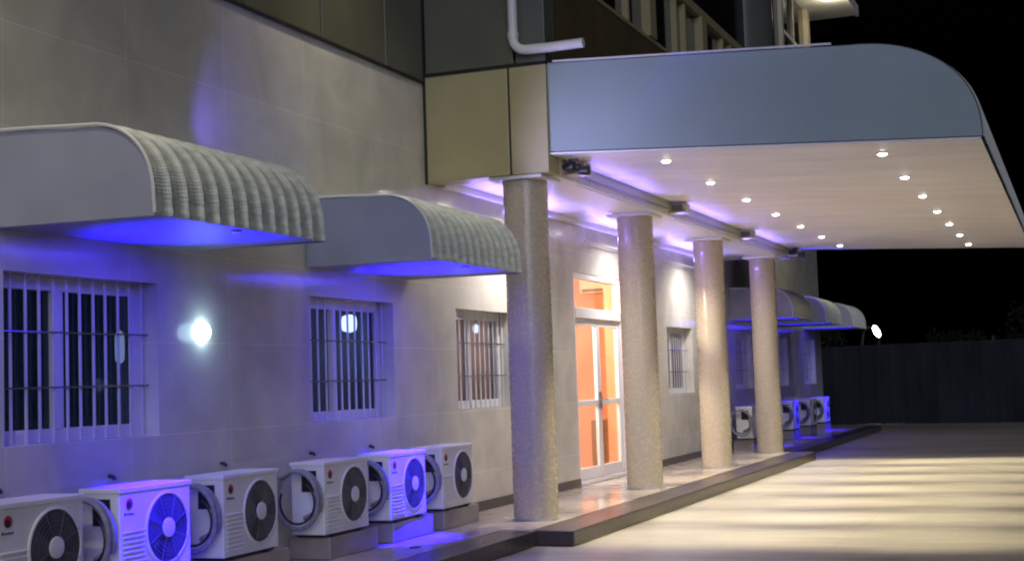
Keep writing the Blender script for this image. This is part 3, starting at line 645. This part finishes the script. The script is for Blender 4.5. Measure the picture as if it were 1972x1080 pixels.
    q.tube(pts, 0.0165, 8, 0.12); q.build('refrigerant_pipe', M['foam'], t_, smooth=True)
    q = MB(); pts = [(cx_ + 0.15 * math.cos(a_), -0.10, 0.45 + 0.16 * math.sin(a_)) for a_ in [math.radians(60 - i_ * 14) for i_ in range(20)]]
    q.tube(pts, 0.009, 6); q.build('power_cable', M['black'], t_, smooth=True)
    return t_
ac0 = make_ac()
near = [(6.215, 'outdoor unit with a red and dark emblem, cut off at the left edge'), (7.30, 'outdoor unit bathed in blue light, second from the left edge'),
        (8.40, 'greyish outdoor unit right of the big blue lit one, below the globe lamp'), (9.82, 'outdoor unit with a large pale pipe loop beside it, fourth from the left'),
        (10.91, 'blue lit outdoor unit on a plinth with blue reflection, fifth from the left'), (11.95, 'outdoor unit nearest the first column, last of the near row'),
        (25.2, 'outdoor unit seen between the third and fourth columns, its side lit warm'), (28.95, 'far blue lit outdoor unit just right of the farthest column'),
        (30.9, 'grey outdoor unit between the two blue lit far ones'), (32.75, 'farthest outdoor unit, glowing blue at the building corner')]
ac0.location.y = near[0][0] + AW / 2; ac0['label'] = near[0][1]
for y, l in near[1:]:
    u_ = dup(ac0, (ac0.location.x + random.uniform(-0.012, 0.012), y + AW / 2, 0), None, l); u_.rotation_euler.z = math.radians(random.uniform(-1.3, 1.3))
# plinths
plab = ['tiled plinth under the outdoor unit cut off at the left edge', 'tiled plinth under the big blue lit outdoor unit', 'tiled plinth under the third outdoor unit, at the bottom edge', 'tiled plinth under the outdoor unit with the pipe loop',
        'tiled plinth with a round blue glow on its front', 'tiled plinth nearest the first column', 'tiled plinth between the third and fourth columns', 'tiled plinth under the nearer far blue lit unit', 'tiled plinth under the grey far unit', 'tiled plinth under the farthest outdoor unit']
p0 = None
for (y, _), l in zip(near, plab):
    if p0 is None:
        p0 = MB().box(-5.80, -5.44, y + 0.09, y + 0.90, 0.002, 0.17, 0.006).build('plinth', M['plinth']); tag(p0, l, 'plinth', 'tiled plinths under the outdoor units'); y00 = y
    else:
        c_ = p0.copy(); C.objects.link(c_); c_.location.y = y - y00; c_['label'] = l
# small dark hole of a pipe sleeve in the wall above each unit
for i_, y in enumerate((6.7, 7.75, 9.05, 10.35, 11.4)):
    q = MB(); q.tube([(W + 0.003, y, 0.795), (W + 0.035, y, 0.79), (W + 0.05, y, 0.775)], 0.013, 8)
    tag(q.build('pipe_sleeve', M['black'], None, smooth=True), ['short dark pipe stub in the wall above the outdoor unit cut off at the left', 'short dark pipe stub in the wall above the big blue lit unit', 'short dark pipe stub in the wall above the third outdoor unit', 'short dark pipe stub in the wall above the unit with the pipe loop', 'short dark pipe stub in the wall above the blue lit unit near the column'][i_], 'pipe', 'pipe stubs above the outdoor units')
q = MB(); q.lathe([(0.05, 0.0), (0.045, 0.008), (0.02, 0.010)], (-5.12, 10.75, 0.001), n=16)
tag(q.build('floor_drain', M['steel'], None), 'small shiny drain cover on the pavement in front of the blue lit plinth', 'drain')

# ------------------------------------------------------------------ fence, street lamp, trees beyond
def fence(p0_, p1_, z1, label):
    p0_, p1_ = Vector(p0_), Vector(p1_); L_ = (p1_ - p0_).length; d_ = (p1_ - p0_).normalized(); nrm = Vector((d_.y, -d_.x, 0))
    t_ = thing('sheet_fence', label, 'fence', p0_)
    mb = MB(); n_ = int(L_ / 0.05); prof = [0, 0.006, 0.009, 0.006, 0, 0, 0, 0]
    for i_ in range(n_ + 1):
        p = p0_ + d_ * (L_ * i_ / n_) + nrm * prof[i_ % 8]; mb.v += [(p.x, p.y, GZ + 0.02), (p.x, p.y, z1 + 0.0)]
    mb.f = [(2 * i_, 2 * i_ + 2, 2 * i_ + 3, 2 * i_ + 1) for i_ in range(n_)]
    mb.build('sheet', M['fence'], t_)
    k_ = 0.0
    while k_ < L_:
        p = p0_ + d_ * k_; MB().box(p.x - 0.03, p.x + 0.03, p.y + 0.03, p.y + 0.09, GZ, z1 + 0.12).build('post', M['galv'], t_); k_ += 3.0
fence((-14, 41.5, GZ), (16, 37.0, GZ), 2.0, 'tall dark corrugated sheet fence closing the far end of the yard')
sl = thing('street_lamp', 'white street lamp shining above the dark fence', 'street lamp', (-8.3, 60, GZ))
q = MB(); q.tube([(-8.3, 60, GZ), (-8.3, 60, 2.4), (-8.2, 59.95, 2.9), (-7.95, 59.8, 3.08)], [0.07, 0.06, 0.045, 0.04], 10); q.build('pole', M['galv'], sl, smooth=True)
def orient_disc(c, nrm, up, a, b, th, mb):
    nrm = Vector(nrm).normalized(); up = Vector(up); up = (up - nrm * up.dot(nrm)).normalized(); s_ = nrm.cross(up); vs = []
    for h in (0, th):
        for k_ in range(20):
            t2 = 2 * math.pi * k_ / 20; vs.append(Vector(c) + up * a * math.cos(t2) + s_ * b * math.sin(t2) + nrm * h)
    return mb.add(vs, [tuple(range(20))[::-1], tuple(range(20, 40))] + [(k_, (k_ + 1) % 20, 20 + (k_ + 1) % 20, 20 + k_) for k_ in range(20)])
hc = Vector((-7.66, 59.8, 2.88)); upv = (-0.45, 0.0, 1.0); nv = (0.12, -1, -0.15)
orient_disc(hc + Vector((0, 0.05, 0.01)), nv, upv, 0.31, 0.15, 0.03, MB()).build('lamp_head', M['galv'], sl)
orient_disc(hc, nv, upv, 0.25, 0.11, 0.02, MB()).build('lamp_glass', M['street'], sl)

def tree(x, y, h, r, label, seed):
    rnd = random.Random(seed); t_ = thing('tree', label, 'tree', (x, y, GZ), 'trees beyond the fence')
    q = MB(); q.tube([(x, y, GZ), (x + 0.1, y, h * 0.3), (x - 0.05, y + .1, h * 0.6), (x, y, h * 0.85)], [0.2, 0.16, 0.11, 0.04], 8)
    cl = []
    for k_ in range(14):
        a_ = rnd.uniform(0, 6.28); e_ = rnd.uniform(-0.3, 1.2); d_ = r * rnd.uniform(0.35, 1)
        c_ = Vector((x + d_ * math.cos(a_) * math.cos(e_), y + d_ * math.sin(a_) * math.cos(e_), h * 0.68 + d_ * 0.7 * math.sin(e_))); cl.append(c_)
        q.tube([(x, y, h * rnd.uniform(0.35, 0.6)), (c_ + Vector((x, y, h * 0.5))) / 2 + Vector((0, 0, 0.15)), c_], [0.07, 0.05, 0.02], 5)
    q.build('trunk', M['bark'], t_)
    mb = MB()
    for c_ in cl:
        rr = r * rnd.uniform(0.25, 0.45)
        for _ in range(170):
            v = Vector((rnd.gauss(0, 1), rnd.gauss(0, 1), rnd.gauss(0, 0.8))).normalized() * rr * rnd.uniform(0.3, 1.05) + c_
            u = Vector((rnd.gauss(0, 1), rnd.gauss(0, 1), rnd.gauss(0, 1))).normalized(); w = u.orthogonal().normalized(); s_ = rnd.uniform(0.06, 0.13)
            mb.quad(v - u * s_, v + w * s_ * 0.5, v + u * s_, v - w * s_ * 0.5)
    mb.build('crown', M['leaf'], t_)
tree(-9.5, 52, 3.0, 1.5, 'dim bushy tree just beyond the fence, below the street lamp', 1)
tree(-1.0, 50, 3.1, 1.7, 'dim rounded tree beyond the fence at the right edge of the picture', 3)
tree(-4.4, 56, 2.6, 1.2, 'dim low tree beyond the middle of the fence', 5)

# eave floodlight that brightens the far corner pier
t_ = thing('eave_floodlight', 'small bright floodlight under the far roof eave', 'floodlight', (-5.1, 33.9, ZU - 0.02))
q = MB(); q.box(-5.2, -5.0, 33.8, 34.0, ZU - 0.1, ZU - 0.001, 0.01); q.build('housing', M['white'], t_)
q = MB(); q.box(-5.18, -5.02, 33.82, 33.98, ZU - 0.106, ZU - 0.1005); q.build('lens', M['lamp_white'], t_)
light('POINT', (-5.0, 34.2, ZU - 0.3), 20, (1.0, 0.85, 0.6), t_, shadow_soft_size=0.08)

# blue cove battens of the porch ceiling and of the beam
for i_, (x, y, ax) in enumerate(((W + 0.1, 14.9, 1), (W + 0.1, 18.6, 1), (W + 0.1, 22.3, 1), (-4.58, 14.9, 1), (-4.58, 18.6, 1), (-4.58, 22.3, 1))):
    wh = ['porch cornice between the first two columns', 'porch cornice above the glass door', 'porch cornice near the far end', 'outer side of the porch beam between first and second column', 'outer side of the porch beam between second and third column', 'outer side of the porch beam between third and fourth column'][i_]
    z_ = 3.06 if i_ < 3 else 3.245
    s_ = thing('blue_cove_light', 'violet cove light, ' + wh, 'cove light', (x, y, z_), 'blue cove lights of the porch')
    q = MB(); q.box(x - 0.012, x + 0.012, y - 1.3, y + 1.3, z_ - 0.012, z_, 0.003); q.build('housing', M['white'], s_)
    light('AREA', (x + (0.02 if i_ < 3 else 0.04), y, z_ + 0.012), 24.0 if i_ < 3 else 7.0, (0.27, 0.18, 1.0), s_, aim=(1, 0, 0.8), shape='RECTANGLE', size=2.6, size_y=0.02)

# warm floodlights high on the dark panels, above the picture, washing tiles and awnings
for y, l in ((5.2, 'warm floodlight high on the dark panels above the leftmost awning'), (10.6, 'warm floodlight high on the dark panels above the second awning'), (30.5, 'warm floodlight on the dark panels above the far awnings')):
    t_ = thing('facade_floodlight', l, 'floodlight', (W + 0.02, y, 6.3), 'floodlights on the upper panels')
    q = MB(); q.tube([(W + 0.022, y, 6.3), (W + 0.95, y, 6.35)], 0.015, 8); q.build('arm', M['black'], t_)
    q = MB(); q.box(W + 0.92, W + 1.08, y - 0.09, y + 0.09, 6.26, 6.34, 0.01); q.build('housing', M['black'], t_)
    light('SPOT', (W + 1.0, y, 6.24), 260 if y < 8 else 165, (1.0, 0.88, 0.66), t_, aim=(0.0, 0.05, -1), spot_size=math.radians(110), spot_blend=1.0, shadow_soft_size=0.06)
